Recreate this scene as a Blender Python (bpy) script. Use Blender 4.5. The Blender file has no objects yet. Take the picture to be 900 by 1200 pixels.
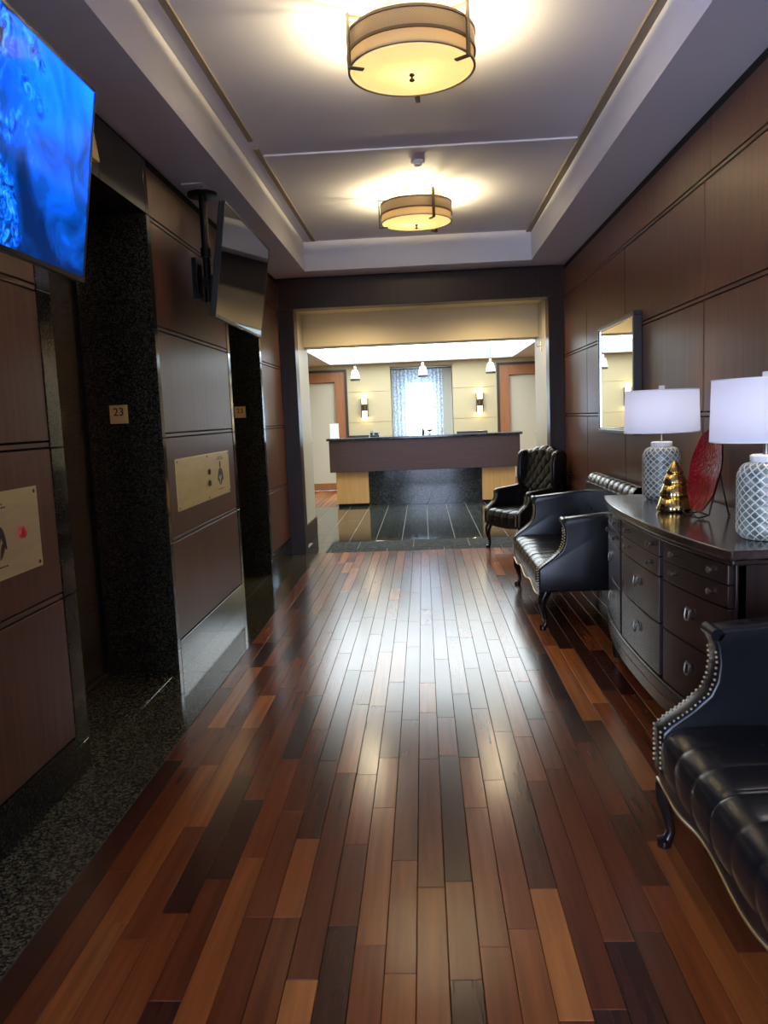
import bpy, bmesh, math, random
from mathutils import Vector, Matrix
random.seed(7)
PI = math.pi
D = bpy.data
C = bpy.context.scene.collection
sc = bpy.context.scene

# ------------------------------------------------------------------ camera, world, exposure
H = 1.5
F_PX, PITCH, YAW, ROLL = 924.5, 0.1194, 0.0534, -0.0410
cd = D.cameras.new('camera')
cam = D.objects.new('camera', cd); C.objects.link(cam)
fw = Vector((-math.sin(YAW)*math.cos(PITCH), math.cos(YAW)*math.cos(PITCH), -math.sin(PITCH)))
rt = Vector((math.cos(YAW), math.sin(YAW), 0)); up = rt.cross(fw)
r2 = rt*math.cos(ROLL) + up*math.sin(ROLL)
u2 = -rt*math.sin(ROLL) + up*math.cos(ROLL)
m = Matrix((r2, u2, -fw)).transposed().to_4x4(); m.translation = (0, 0, H)
cam.matrix_world = m
cd.sensor_fit = 'VERTICAL'; cd.sensor_height = 36.0; cd.lens = F_PX/1200*36.0
cd.clip_start = 0.02; cd.clip_end = 100
sc.camera = cam
w = D.worlds.new('world'); sc.world = w; w.use_nodes = True
bg = w.node_tree.nodes['Background']
bg.inputs['Color'].default_value = (0.60, 0.72, 1.0, 1); bg.inputs['Strength'].default_value = 8.0
vs = sc.view_settings
vs.view_transform = 'Standard'; vs.look = 'None'; vs.gamma = 1.0; vs.use_curve_mapping = False
vs.exposure = 0.6
LAMP_W = 32.0          # each bulb of the two ceiling drums
TABLE_W = 1.25         # bulb of a table lamp
TRAY_E = 4.0          # glow of the reception ceiling surface, in place of cove light
WIN_E = 8.0           # daylight in the reception window
TV_E = 11.0

# ------------------------------------------------------------------ mesh helpers
class MB:
    def __init__(s): s.v = []; s.f = []; s.m = []
    def add(s, vs_, fs, mi=0):
        o = len(s.v); s.v += [tuple(p) for p in vs_]
        for f in fs: s.f.append(tuple(i+o for i in f)); s.m.append(mi)
        return s
    def box(s, x0, x1, y0, y1, z0, z1, mi=0):
        P = [(x, y, z) for z in (z0, z1) for y in (y0, y1) for x in (x0, x1)]
        return s.add(P, [(0,2,3,1),(4,5,7,6),(0,1,5,4),(2,6,7,3),(0,4,6,2),(1,3,7,5)], mi)
    def tube(s, pts, rad, n=10, cap=True, mi=0):
        pts = [Vector(p) for p in pts]
        if not isinstance(rad, (list, tuple)): rad = [rad]*len(pts)
        vv = []; nrm = None
        for i, p in enumerate(pts):
            t = (pts[min(i+1, len(pts)-1)] - pts[max(i-1, 0)]).normalized()
            if nrm is None:
                a = Vector((0,0,1)) if abs(t.z) < .9 else Vector((1,0,0))
                nrm = t.cross(a).normalized()
            else: nrm = (nrm - t*nrm.dot(t)).normalized()
            b = t.cross(nrm)
            for k in range(n):
                an = 2*PI*k/n
                vv.append(p + (nrm*math.cos(an) + b*math.sin(an))*rad[i])
        ff = []
        for i in range(len(pts)-1):
            for k in range(n):
                k2 = (k+1) % n
                ff.append((i*n+k, i*n+k2, (i+1)*n+k2, (i+1)*n+k))
        if cap: ff += [tuple(range(n)), tuple(range((len(pts)-1)*n, len(pts)*n))]
        return s.add(vv, ff, mi)
    def lathe(s, prof, n=32, cx=0, cy=0, cap=True, rf=None, mi=0):
        vv = []
        for j, (r, z) in enumerate(prof):
            for k in range(n):
                an = 2*PI*k/n; rr = r if rf is None else rf(r, z, an, j)
                vv.append((cx+rr*math.cos(an), cy+rr*math.sin(an), z))
        ff = []
        for j in range(len(prof)-1):
            for k in range(n):
                k2 = (k+1) % n
                ff.append((j*n+k, j*n+k2, (j+1)*n+k2, (j+1)*n+k))
        if cap: ff += [tuple(range(n)), tuple(range((len(prof)-1)*n, len(prof)*n))]
        return s.add(vv, ff, mi)
    def prism(s, poly, a0, a1, axis='x', mi=0):
        """polygon in the two other axes extruded along axis"""
        n = len(poly)
        def P(p, a):
            if axis == 'x': return (a, p[0], p[1])
            if axis == 'y': return (p[0], a, p[1])
            return (p[0], p[1], a)
        vv = [P(p, a0) for p in poly] + [P(p, a1) for p in poly]
        ff = [tuple(range(n)), tuple(range(n, 2*n))]
        for i in range(n):
            j = (i+1) % n; ff.append((i, j, n+j, n+i))
        return s.add(vv, ff, mi)
    def grid(s, fn, nu, nv, mi=0):
        vv = [fn(i/nu, j/nv) for j in range(nv+1) for i in range(nu+1)]
        ff = [(j*(nu+1)+i, j*(nu+1)+i+1, (j+1)*(nu+1)+i+1, (j+1)*(nu+1)+i) for j in range(nv) for i in range(nu)]
        return s.add(vv, ff, mi)
    def sphere(s, c, r, n=10, k=6, sx=1, sy=1, sz=1, mi=0):
        vv = []
        for j in range(1, k):
            t = PI*j/k
            for i in range(n):
                a = 2*PI*i/n
                vv.append((c[0]+r*sx*math.sin(t)*math.cos(a), c[1]+r*sy*math.sin(t)*math.sin(a), c[2]+r*sz*math.cos(t)))
        ff = [(j*n+i, j*n+(i+1) % n, (j+1)*n+(i+1) % n, (j+1)*n+i) for j in range(k-2) for i in range(n)]
        t_, b_ = len(vv), len(vv)+1
        vv += [(c[0], c[1], c[2]+r*sz), (c[0], c[1], c[2]-r*sz)]
        ff += [(i, (i+1) % n, t_) for i in range(n)] + [((k-2)*n+i, (k-2)*n+(i+1) % n, b_) for i in range(n)]
        return s.add(vv, ff, mi)
    def mesh(s, name, mats, smooth=False, fixn=True):
        me = D.meshes.new(name); me.from_pydata(s.v, [], s.f)
        for mm in (mats if isinstance(mats, (list, tuple)) else [mats]): me.materials.append(mm)
        me.polygons.foreach_set('material_index', s.m)
        if fixn:
            b = bmesh.new(); b.from_mesh(me); bmesh.ops.recalc_face_normals(b, faces=b.faces); b.to_mesh(me); b.free()
        if smooth:
            me.polygons.foreach_set('use_smooth', [True]*len(me.polygons))
            if smooth is not True:
                b = bmesh.new(); b.from_mesh(me)
                for e in b.edges:
                    if len(e.link_faces) == 2 and e.calc_face_angle() > smooth: e.smooth = False
                b.to_mesh(me); b.free()
        me.update()
        return me
    def build(s, name, mats, parent=None, smooth=False, bevel=0, seg=2, loc=None, fixn=True):
        me = s.mesh(name, mats, smooth, fixn)
        o = D.objects.new(name, me); C.objects.link(o)
        if parent is not None: o.parent = parent
        if loc is not None: o.location = loc
        if bevel:
            b = o.modifiers.new('bevel', 'BEVEL'); b.width = bevel; b.segments = seg; b.limit_method = 'ANGLE'; b.angle_limit = .6
            if smooth is not True and smooth is not False: pass
        return o

SM = .7
def tag(o, label=None, cat=None, group=None, kind=None):
    if label: o['label'] = label
    if cat: o['category'] = cat
    if group: o['group'] = group
    if kind: o['kind'] = kind
    return o
def thing(name, label, cat, loc=(0,0,0), rz=0, group=None):
    o = D.objects.new(name, None); C.objects.link(o); o.empty_display_size = .1
    o.location = loc; o.rotation_euler = (0, 0, rz)
    return tag(o, label, cat, group)
def struct(o, label, cat):
    return tag(o, label, cat, kind='structure')
def dup(root, loc, rz=None, label=None):
    r = root.copy(); C.objects.link(r); r.location = loc
    if rz is not None: r.rotation_euler = (0, 0, rz)
    if label: r['label'] = label
    for ch in list(root.children):
        c = ch.copy(); C.objects.link(c); c.parent = r
        for g in list(ch.children):
            d = g.copy(); C.objects.link(d); d.parent = c
    return r
def text_mesh(txt, size, depth):
    cu = D.curves.new('lettering', 'FONT'); cu.body = txt; cu.size = size; cu.extrude = depth
    cu.align_x = 'CENTER'; cu.align_y = 'CENTER'; cu.resolution_u = 3
    o = D.objects.new('lettering', cu); C.objects.link(o)
    bpy.context.view_layer.update()
    me = D.meshes.new_from_object(o.evaluated_get(bpy.context.evaluated_depsgraph_get()))
    D.objects.remove(o); D.curves.remove(cu)
    return me

# ------------------------------------------------------------------ materials
class NT:
    def __init__(s, name):
        s.m = D.materials.new(name); s.m.use_nodes = True
        s.t = s.m.node_tree; s.b = s.t.nodes['Principled BSDF']; s.out = s.t.nodes['Material Output']
    def n(s, t, **kw):
        x = s.t.nodes.new(t)
        for k, v in kw.items():
            if hasattr(x, k): setattr(x, k, v)
            else: x.inputs[k].default_value = v
        return x
    def l(s, a, b): s.t.links.new(a, b)
    def math(s, op, a, b=None, c=None):
        x = s.t.nodes.new('ShaderNodeMath'); x.operation = op
        for i, q in enumerate((a, b, c)):
            if q is None: continue
            if isinstance(q, (int, float)): x.inputs[i].default_value = q
            else: s.l(q, x.inputs[i])
        return x.outputs[0]
    def ramp(s, fac, stops, interp='LINEAR'):
        x = s.t.nodes.new('ShaderNodeValToRGB'); x.color_ramp.interpolation = interp
        e = x.color_ramp.elements
        while len(e) < len(stops): e.new(.5)
        for q, (p, c) in zip(e, stops):
            q.position = p; q.color = (*c, 1) if len(c) == 3 else c
        s.l(fac, x.inputs[0]); return x.outputs[0]
    def set(s, **kw):
        for k, v in kw.items():
            k = k.replace('_', ' ')
            if k == 'Base Color' or k.endswith('Color') or k == 'Specular Tint': v = (*v, 1)
            s.b.inputs[k].default_value = v
        return s
def plain(name, col, rough=.5, metal=0., **kw):
    t = NT(name); t.set(Base_Color=col, Roughness=rough, Metallic=metal, **kw); return t.m
def noisy(name, c1, c2, scale=8, stretch=(1,1,1), rough=.5, metal=0, detail=4, bump=0., **kw):
    t = NT(name); co = t.n('ShaderNodeTexCoord'); mp = t.n('ShaderNodeMapping'); mp.inputs['Scale'].default_value = stretch
    geo = t.n('ShaderNodeNewGeometry'); t.l(geo.outputs['Position'], mp.inputs['Vector'])
    no = t.n('ShaderNodeTexNoise', Scale=scale, Detail=detail); t.l(mp.outputs[0], no.inputs['Vector'])
    t.l(t.ramp(no.outputs['Fac'], [(.3, c1), (.7, c2)]), t.b.inputs['Base Color'])
    if bump:
        b = t.n('ShaderNodeBump', Strength=bump, Distance=.002); t.l(no.outputs['Fac'], b.inputs['Height']); t.l(b.outputs[0], t.b.inputs['Normal'])
    t.set(Roughness=rough, Metallic=metal, **kw); return t.m
def wood(name, col, axis='z', rough=.3, contrast=.35, coat=0., scale=1.0, spec=.5):
    t = NT(name); geo = t.n('ShaderNodeNewGeometry'); oi = t.n('ShaderNodeObjectInfo')
    st = {'z': (38, 38, 1.6), 'y': (34, 1.6, 34), 'x': (1.6, 38, 38)}[axis]
    off = t.n('ShaderNodeVectorMath', operation='SCALE'); off.inputs[0].default_value = (7.3, 5.1, 9.7); t.l(oi.outputs['Random'], off.inputs['Scale'])
    ad = t.n('ShaderNodeVectorMath', operation='ADD'); t.l(geo.outputs['Position'], ad.inputs[0]); t.l(off.outputs[0], ad.inputs[1])
    mp = t.n('ShaderNodeMapping'); mp.inputs['Scale'].default_value = [q*scale for q in st]; t.l(ad.outputs[0], mp.inputs[0])
    no = t.n('ShaderNodeTexNoise', Scale=1.0, Detail=3, Roughness=.5, Distortion=.15); t.l(mp.outputs[0], no.inputs['Vector'])
    n2 = t.n('ShaderNodeTexNoise', Scale=1.3, Detail=2); t.l(ad.outputs[0], n2.inputs['Vector'])
    f = t.math('ADD', t.math('MULTIPLY', no.outputs['Fac'], .7), t.math('MULTIPLY', n2.outputs['Fac'], .3))
    lo = [c*(1-contrast) for c in col]; hi = [c*(1+contrast) for c in col]
    t.l(t.ramp(f, [(.3, lo), (.7, hi)]), t.b.inputs['Base Color'])
    r = t.math('ADD', t.math('MULTIPLY', n2.outputs['Fac'], .08), rough-.04); t.l(r, t.b.inputs['Roughness'])
    t.set(Specular_IOR_Level=spec)
    if coat: t.set(Coat_Weight=coat, Coat_Roughness=.15)
    return t.m
def granite(name, dark, mid, light, rough=.08, scale=1.0, spec=.5):
    t = NT(name); geo = t.n('ShaderNodeNewGeometry')
    v = t.n('ShaderNodeTexVoronoi', Scale=130*scale); t.l(geo.outputs['Position'], v.inputs['Vector'])
    n = t.n('ShaderNodeTexNoise', Scale=55*scale, Detail=5, Roughness=.7); t.l(geo.outputs['Position'], n.inputs['Vector'])
    sp = t.n('ShaderNodeSeparateColor'); t.l(v.outputs['Color'], sp.inputs[0])
    f = t.math('ADD', t.math('MULTIPLY', sp.outputs[0], .45), t.math('MULTIPLY', n.outputs['Fac'], .55))
    t.l(t.ramp(f, [(.36, dark), (.55, mid), (.74, light)]), t.b.inputs['Base Color'])
    t.set(Roughness=rough, Specular_IOR_Level=spec); return t.m

M = {}
M['panel'] = wood('dark_walnut_panel', (.125, .050, .029), 'z', .34, .28, spec=.28)
M['panel_h'] = wood('dark_walnut_rail', (.11, .045, .026), 'y', .34, .28, spec=.35)
M['portal'] = wood('portal_wood', (.034, .017, .013), 'z', .32, .25, spec=.25)
M['gap'] = plain('shadow_gap', (.006, .005, .005), .8)
M['granite'] = granite('dark_granite', (.010,.010,.008), (.022,.021,.016), (.062,.058,.040), .1, 1.3, .4)
M['granite_floor'] = granite('granite_floor', (.014,.013,.008), (.060,.054,.033), (.15,.135,.08), .09, 1.0)
M['tile'] = granite('polished_tile', (.015,.018,.016), (.035,.04,.036), (.075,.08,.07), .07, .35)
M['tile_honed'] = granite('honed_tile', (.012,.015,.014), (.03,.035,.033), (.065,.07,.065), .8, .35, .12)
M['grout'] = plain('grout', (.22, .21, .17), .8)
M['groutd'] = plain('dark_grout', (.03, .03, .025), .8)
M['ceil'] = plain('ceiling_paint', (.74, .76, .86), .75)
M['ceilt'] = plain('ceiling_paint_tray', (.70, .72, .85), .75)
M['groove_shade'] = plain('groove_shade_taupe', (.25, .21, .16), .6)  # brown that stands in for shade in the tray groove
M['cream'] = plain('cream_paint', (.47, .40, .24), .6)
M['creamd'] = plain('tan_paint', (.74, .62, .38), .6)
M['cream_pale'] = plain('pale_cream_paint', (.52, .48, .37), .5)
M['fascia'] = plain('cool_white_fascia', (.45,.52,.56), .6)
M['white'] = plain('white_paint', (.85, .86, .88), .6)
M['brass'] = noisy('brushed_brass', (.74,.60,.30), (.82,.68,.36), 5, (1,1,6), .36, .55)
M['brasssign'] = plain('sign_brass', (.95, .68, .30), .4, .1)
M['blackink'] = plain('black_ink', (.01, .008, .008), .5)
M['engrave'] = plain('engraved_paint', (.05, .03, .02), .5)
M['bronze'] = noisy('bronze_door', (.40,.31,.18), (.50,.38,.22), 3, (1,1,.3), .22, .85)
M['blackmetal'] = plain('black_metal', (.012, .012, .013), .35, .6)
M['blackplastic'] = plain('black_plastic', (.012, .012, .013), .3)
M['screenoff'] = plain('dark_screen', (.008, .008, .009), .05, IOR=2.1)
M['silver'] = plain('silver_metal', (.6, .6, .58), .25, 1)
M['leather'] = noisy('black_leather', (.006,.006,.007), (.010,.010,.012), 60, (1,1,1), .25, 0, bump=.1, Specular_IOR_Level=.42)
M['legwood'] = plain('black_lacquered_wood', (.012, .008, .007), .22)
M['nail'] = plain('brass_nails', (.7, .58, .34), .3, 1)
M['dresser'] = wood('dark_mahogany', (.026, .014, .010), 'z', .26, .25, spec=.4)
M['dresserx'] = wood('dark_mahogany_top', (.040, .021, .015), 'y', .2, .25, coat=.6)
M['pull'] = plain('antique_nickel', (.30, .28, .24), .38, 1)
M['maple'] = wood('honey_maple', (.60, .33, .11), 'z', .3, .12)
M['doorwood'] = wood('red_brown_wood', (.30, .12, .05), 'z', .35, .2)
M['darkframe'] = plain('dark_frame', (.03, .025, .022), .4)
M['deskwood'] = wood('desk_wood', (.055, .024, .022), 'x', .4, .2)
M['deskstone'] = granite('counter_stone', (.008,.009,.009), (.02,.022,.02), (.06,.065,.06), .1, .5)
M['mirror'] = plain('mirror_glass', (.92, .92, .9), .015, 1)
M['mframe'] = plain('mirror_frame', (.05, .045, .04), .3, .5)
M['redplastic'] = plain('red_button', (.55, .04, .035), .35)
M['paper'] = plain('white_card', (.85, .85, .82), .5)
M['gold'] = noisy('mercury_gold', (.62,.42,.10), (.95,.75,.30), 40, (1,1,.4), .16, 1)
M['iron'] = plain('dark_iron', (.05, .04, .035), .35, .8)

def mix_translucent(name, col, tr, fac=.6, rough=.6, emit=None, es=0.):
    t = NT(name); t.set(Base_Color=col, Roughness=rough)
    if emit: t.set(Emission_Color=emit, Emission_Strength=es)
    x = t.n('ShaderNodeBsdfTranslucent'); x.inputs['Color'].default_value = (*tr, 1)
    mx = t.n('ShaderNodeMixShader'); mx.inputs[0].default_value = fac
    t.l(t.b.outputs[0], mx.inputs[1]); t.l(x.outputs[0], mx.inputs[2]); t.l(mx.outputs[0], t.out.inputs[0])
    return t.m
M['diffuser'] = mix_translucent('amber_diffuser', (.9,.84,.66), (.42,.36,.22), .65, .4, (1,.85,.45), .85)
M['fabricband'] = mix_translucent('beige_fabric_band', (.70,.55,.34), (.022,.015,.007), .5)
M['meshband'] = None
def mesh_band():
    t = NT('perforated_metal'); t.set(Base_Color=(.24,.17,.10), Roughness=.5, Metallic=.3)
    co = t.n('ShaderNodeTexCoord'); sp = t.n('ShaderNodeSeparateXYZ'); t.l(co.outputs['Object'], sp.inputs[0])
    an = t.math('ARCTAN2', sp.outputs[1], sp.outputs[0])
    a = t.math('SINE', t.math('MULTIPLY', an, 150.0)); b = t.math('SINE', t.math('MULTIPLY', sp.outputs[2], 520.0))
    hole = t.math('GREATER_THAN', t.math('MULTIPLY', a, b), .7)
    tr = t.n('ShaderNodeBsdfTransparent'); mx = t.n('ShaderNodeMixShader')
    t.l(hole, mx.inputs[0]); t.l(t.b.outputs[0], mx.inputs[1]); t.l(tr.outputs[0], mx.inputs[2]); t.l(mx.outputs[0], t.out.inputs[0])
    return t.m
M['meshband'] = mesh_band()
M['brownmetal'] = plain('brown_bronze', (.10,.07,.045), .4, .7)
M['shade'] = mix_translucent('lamp_shade_fabric', (.80,.82,.90), (.60,.69,.98), .6)
M['shadewhite'] = mix_translucent('white_glass_shade', (.9,.88,.85), (.95,.93,.9), .6, .3, (1,.96,.9), 1.0)
def emis(name, col, st):
    t = NT(name); t.set(Base_Color=(.8,.8,.8), Emission_Color=col, Emission_Strength=st); return t.m
M['tray'] = emis('cove_glow_ceiling', (.86,.96,1), TRAY_E)
M['sky_pane'] = emis('daylit_pane', (.55,.78,1), WIN_E)
M['glow'] = emis('sconce_glass', (1,.78,.42), 11.0)
def curtain():
    t = NT('sheer_patterned_curtain'); geo = t.n('ShaderNodeNewGeometry')
    v = t.n('ShaderNodeTexVoronoi', Scale=15, feature='DISTANCE_TO_EDGE'); t.l(geo.outputs['Position'], v.inputs['Vector'])
    pat = t.ramp(v.outputs['Distance'], [(.05, (.30,.33,.38)), (.12, (.62,.68,.76))])
    t.l(pat, t.b.inputs['Base Color']); t.set(Roughness=.8)
    tl = t.n('ShaderNodeBsdfTranslucent'); t.l(t.ramp(v.outputs['Distance'], [(.05, (.35,.45,.65)), (.12, (.75,.85,1))]), tl.inputs['Color'])
    tp = t.n('ShaderNodeBsdfTransparent')
    m1 = t.n('ShaderNodeMixShader'); m1.inputs[0].default_value = .5; t.l(t.b.outputs[0], m1.inputs[1]); t.l(tl.outputs[0], m1.inputs[2])
    m2 = t.n('ShaderNodeMixShader'); m2.inputs[0].default_value = .30; t.l(m1.outputs[0], m2.inputs[1]); t.l(tp.outputs[0], m2.inputs[2])
    t.l(m2.outputs[0], t.out.inputs[0]); return t.m
M['curtain'] = curtain()
def redglass():
    t = NT('red_glass'); t.set(Base_Color=(.26,.002,.014), Roughness=.12, Specular_IOR_Level=.25)
    geo = t.n('ShaderNodeNewGeometry'); n = t.n('ShaderNodeTexNoise', Scale=70, Detail=2); t.l(geo.outputs['Position'], n.inputs['Vector'])
    b = t.n('ShaderNodeBump', Strength=.9, Distance=.006); t.l(n.outputs['Fac'], b.inputs['Height']); t.l(b.outputs[0], t.b.inputs['Normal'])
    return t.m
M['redglass'] = redglass()
def scale_ceramic():
    t = NT('scale_ceramic'); co = t.n('ShaderNodeTexCoord'); sp = t.n('ShaderNodeSeparateXYZ'); t.l(co.outputs['Object'], sp.inputs[0])
    an = t.math('MULTIPLY', t.math('ARCTAN2', sp.outputs[1], sp.outputs[0]), 18.0)
    zz = t.math('MULTIPLY', sp.outputs[2], PI/.0165)
    a = t.math('ABSOLUTE', t.math('SINE', t.math('MULTIPLY', t.math('ADD', an, zz), .5)))
    b = t.math('ABSOLUTE', t.math('SINE', t.math('MULTIPLY', t.math('SUBTRACT', an, zz), .5)))
    f = t.math('MINIMUM', a, b)
    n = t.n('ShaderNodeTexNoise', Scale=28, Detail=1); t.l(co.outputs['Object'], n.inputs['Vector'])
    cell = t.ramp(n.outputs['Fac'], [(.35, (.09,.12,.10)), (.65, (.28,.32,.26))])
    mx = t.n('ShaderNodeMix', data_type='RGBA'); t.l(t.ramp(f, [(.22, (1,1,1)), (.42, (0,0,0))]), mx.inputs['Factor'])
    t.l(cell, mx.inputs[6]); mx.inputs[7].default_value = (.72,.72,.60,1); t.l(mx.outputs[2], t.b.inputs['Base Color'])
    t.set(Roughness=.28); return t.m
M['ceramic'] = scale_ceramic()
def tv_picture():
    t = NT('blue_reef_picture'); co = t.n('ShaderNodeTexCoord')
    n1 = t.n('ShaderNodeTexNoise', Scale=4.5, Detail=4, Distortion=1.0); t.l(co.outputs['Object'], n1.inputs['Vector'])
    n2 = t.n('ShaderNodeTexNoise', Scale=19, Detail=6, Roughness=.65, Distortion=1.2); t.l(co.outputs['Object'], n2.inputs['Vector'])
    sp = t.n('ShaderNodeSeparateXYZ'); t.l(co.outputs['Object'], sp.inputs[0])
    left = t.math('MULTIPLY', t.math('ADD', sp.outputs[1], 0.05), -1.4)     # coral grows on the far-left part
    f = t.math('ADD', t.math('ADD', t.math('MULTIPLY', n1.outputs['Fac'], .75), t.math('MULTIPLY', sp.outputs[2], .55)), .06)
    base = t.ramp(f, [(.25, (.0,.0012,.008)), (.40, (.0,.006,.04)), (.56, (.0,.014,.2)), (.85, (.0005,.028,1))])
    cor = t.math('MULTIPLY', n2.outputs['Fac'], 1.0)
    corc = t.ramp(cor, [(.38, (.0001,.0006,.002)), (.47, (.0,.005,.03)), (.55, (.0006,.018,.25)), (.70, (.005,.05,1))])
    msk = t.ramp(t.math('SUBTRACT', t.math('ADD', n1.outputs['Fac'], t.math('MULTIPLY', sp.outputs[1], -.9)), .34), [(.0, (0,0,0)), (.12, (1,1,1))])
    mx = t.n('ShaderNodeMix', data_type='RGBA'); t.l(msk, mx.inputs['Factor']); t.l(base, mx.inputs[6]); t.l(corc, mx.inputs[7])
    t.l(mx.outputs[2], t.b.inputs['Emission Color']); t.set(Base_Color=(.01,.01,.012), Roughness=.08, Specular_IOR_Level=.2, Emission_Strength=TV_E); return t.m
M['tvpic'] = tv_picture()

# ------------------------------------------------------------------ measures of the place (metres)
XL, XR, XW = -1.538, 1.552, -1.217     # wall faces and the edge of the wood
ZC, ZT = 3.047, 3.345                  # soffit and tray ceiling
YB, YE = -4.2, 8.78
YO = -0.35                              # the left wall starts here; the unseen gap behind it is added to let daylight in                    # behind the camera, end of the corridor
YR = 16.6                              # back wall of the reception

def pieces(parent, name, mat, boxes, bevel=.002):
    """one object per piece; a box is x0,x1,y0,y1,z0,z1"""
    cache = {}
    for b in boxes:
        x0,x1,y0,y1,z0,z1 = b
        key = (round(x1-x0,3), round(y1-y0,3), round(z1-z0,3))
        if key not in cache:
            a = [q/2 for q in key]; cache[key] = MB().box(-a[0],a[0],-a[1],a[1],-a[2],a[2]).mesh(name, mat)
        o = D.objects.new(name, cache[key]); C.objects.link(o); o.parent = parent
        o.location = ((x0+x1)/2, (y0+y1)/2, (z0+z1)/2)
        if bevel:
            q = o.modifiers.new('bevel', 'BEVEL'); q.width = bevel; q.segments = 1

# ------------------------------------------------------------------ floor: slab, wood planks, granite border, tiles
fl = MB().box(-3.4, 3.4, YB, YR+.3, -.12, -.022)
floor = struct(fl.build('floor', M['groutd']), 'hall floor of mixed wood planks with granite and stone tile borders', 'floor')
PW = (XR - .03 - XW)/31
wcols = [(.055,.016,.008), (.14,.034,.011), (.22,.054,.014), (.17,.045,.013), (.28,.080,.018), (.45,.155,.035), (.095,.029,.011)]
wmats = [wood('plank_wood_%s' % s, c, 'y', .2, .3, spec=.6) for s, c in zip(('umber','russet','cherry','chestnut','amber','honey','walnut'), wcols)]
wts = [3, 4, 5, 4, 4, 2, 3]
planks = []
for i in range(31):
    y = -.05; x = XW + (i+.5)*PW
    first = True
    while y < YE:
        L = random.choice([.45, .55, .65, .8, .95, 1.1, 1.25])
        if first: L = .2+random.random()*.9; first = False
        y1 = min(y+L, YE)
        if YE - y1 < .2: y1 = YE
        mi = random.choices(range(7), wts)[0]
        planks.append((x, y, y1, mi)); y = y1
def plank_box(mb, x, y0, y1, mi, g=.0012):
    e = .0016
    a, b, c, d = x-PW/2+g/2, x+PW/2-g/2, y0+g/2, y1-g/2
    P = [(a,c,-.022),(b,c,-.022),(b,d,-.022),(a,d,-.022),(a,c,-e),(b,c,-e),(b,d,-e),(a,d,-e),(a+e,c+e,0),(b-e,c+e,0),(b-e,d-e,0),(a+e,d-e,0)]
    F_ = [(0,1,5,4),(1,2,6,5),(2,3,7,6),(3,0,4,7),(4,5,9,8),(5,6,10,9),(6,7,11,10),(7,4,8,11),(8,9,10,11)]
    mb.add(P, F_, mi)
def vis(p):
    x, y0, y1, _ = p; ym = max((y0+y1)/2, .1)
    if x/ym > .52 or x/ym < -.62 or y1 < 1.75: return 0
    if x > 1.12 and y0 < 8.2: return .001
    return (y1-y0)/ym**2
planks.sort(key=vis, reverse=True)
pc = {}
for x, y0, y1, mi in planks[:290]:
    L = round(y1-y0, 4); k = (L, mi)
    if k not in pc:
        mb = MB(); plank_box(mb, 0, -L/2, L/2, 0); pc[k] = mb.mesh('plank', wmats[mi])
    o = D.objects.new('plank', pc[k]); C.objects.link(o); o.parent = floor; o.location = (x, (y0+y1)/2, 0)
mb = MB()
for x, y0, y1, mi in planks[290:]: plank_box(mb, x, y0, y1, mi)
for i in range(31):
    for y in range(5): plank_box(mb, XW+(i+.5)*PW, YB+y*.83, min(YB+(y+1)*.83, -.06), random.randrange(7))
tag(mb.build('plank_field', wmats, floor), kind='stuff')
# granite border along the left wall and in the lift recesses
R1, R2 = (3.31, 4.60), (6.41, 7.60); XD = -1.975
gs = []
ys = [YB, -2.2, -.8, .6, 1.95, 3.30, 4.61, 5.55, 6.40, 7.61, 8.78]
for a, b in zip(ys[:-1], ys[1:]):
    gs.append((XL-.0195, XW-.003, a+.001, b-.001, -.022, 0))
for a, b in (R1, R2): gs.append((XD-.03, XL-.0205, a, b, -.022, 0))
pieces(floor, 'granite_slab', M['granite_floor'], gs, .001)
MB().box(XW-.0025, XW+.0005, YB, YE, -.022, .0004).build('edge_strip', M['groutd'], floor)
# tiles: honed band, then polished field
gr = MB().box(-3.3, 3.3, YE, 13.5, -.022, -.0015).build('grout_bed', M['grout'], floor)
XT = -1.157
hb = []
def row(x0, x1, y0, y1, off, step):
    out = []; x = x0 - off
    while x < x1:
        a, b = max(x, x0), min(x+step, x1)
        if b-a > .03: out.append((a+.003, b-.003, y0+.003, y1-.003, -.022, 0))
        x += step
    return out
hb += row(XT, 1.40, YE, 8.99, .60, .65)
hb += row(XT, 1.40, 8.99, 9.54, .30, .65)
pieces(floor, 'honed_tile', M['tile_honed'], hb, .001)
pt = []
y = 9.54
while y < 13.3:
    for k in range(-6, 6):
        pt.append((k*.325+.02+.003, (k+1)*.325+.02-.003, y+.003, min(y+.66, 13.45)-.003, -.022, 0))
    y += .66
pt += [(-1.40, XT-.003, YE+.003, 9.2, -.022, 0), (-1.40, XT-.003, 9.206, 9.535, -.022, 0)]
pt += [(-2.6, -1.936, 10.9, 13.45, -.022, 0), (1.976, 3.2, 10.9, 13.45, -.022, 0)]
pieces(floor, 'polished_tile', M['tile'], pt, .001)
# reddish wood beyond the tiles at the back
bw = MB()
for i in range(70):
    x = -3.3 + i*.094; y = 13.46 - random.random()*.0
    while y < YR:
        L = random.choice([.6, .9, 1.2]); plank_box(bw, x, y, min(y+L, YR), random.choice([2,3,4,4,5])); y += L
tag(bw.build('plank_field', wmats, floor), kind='stuff')

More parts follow.
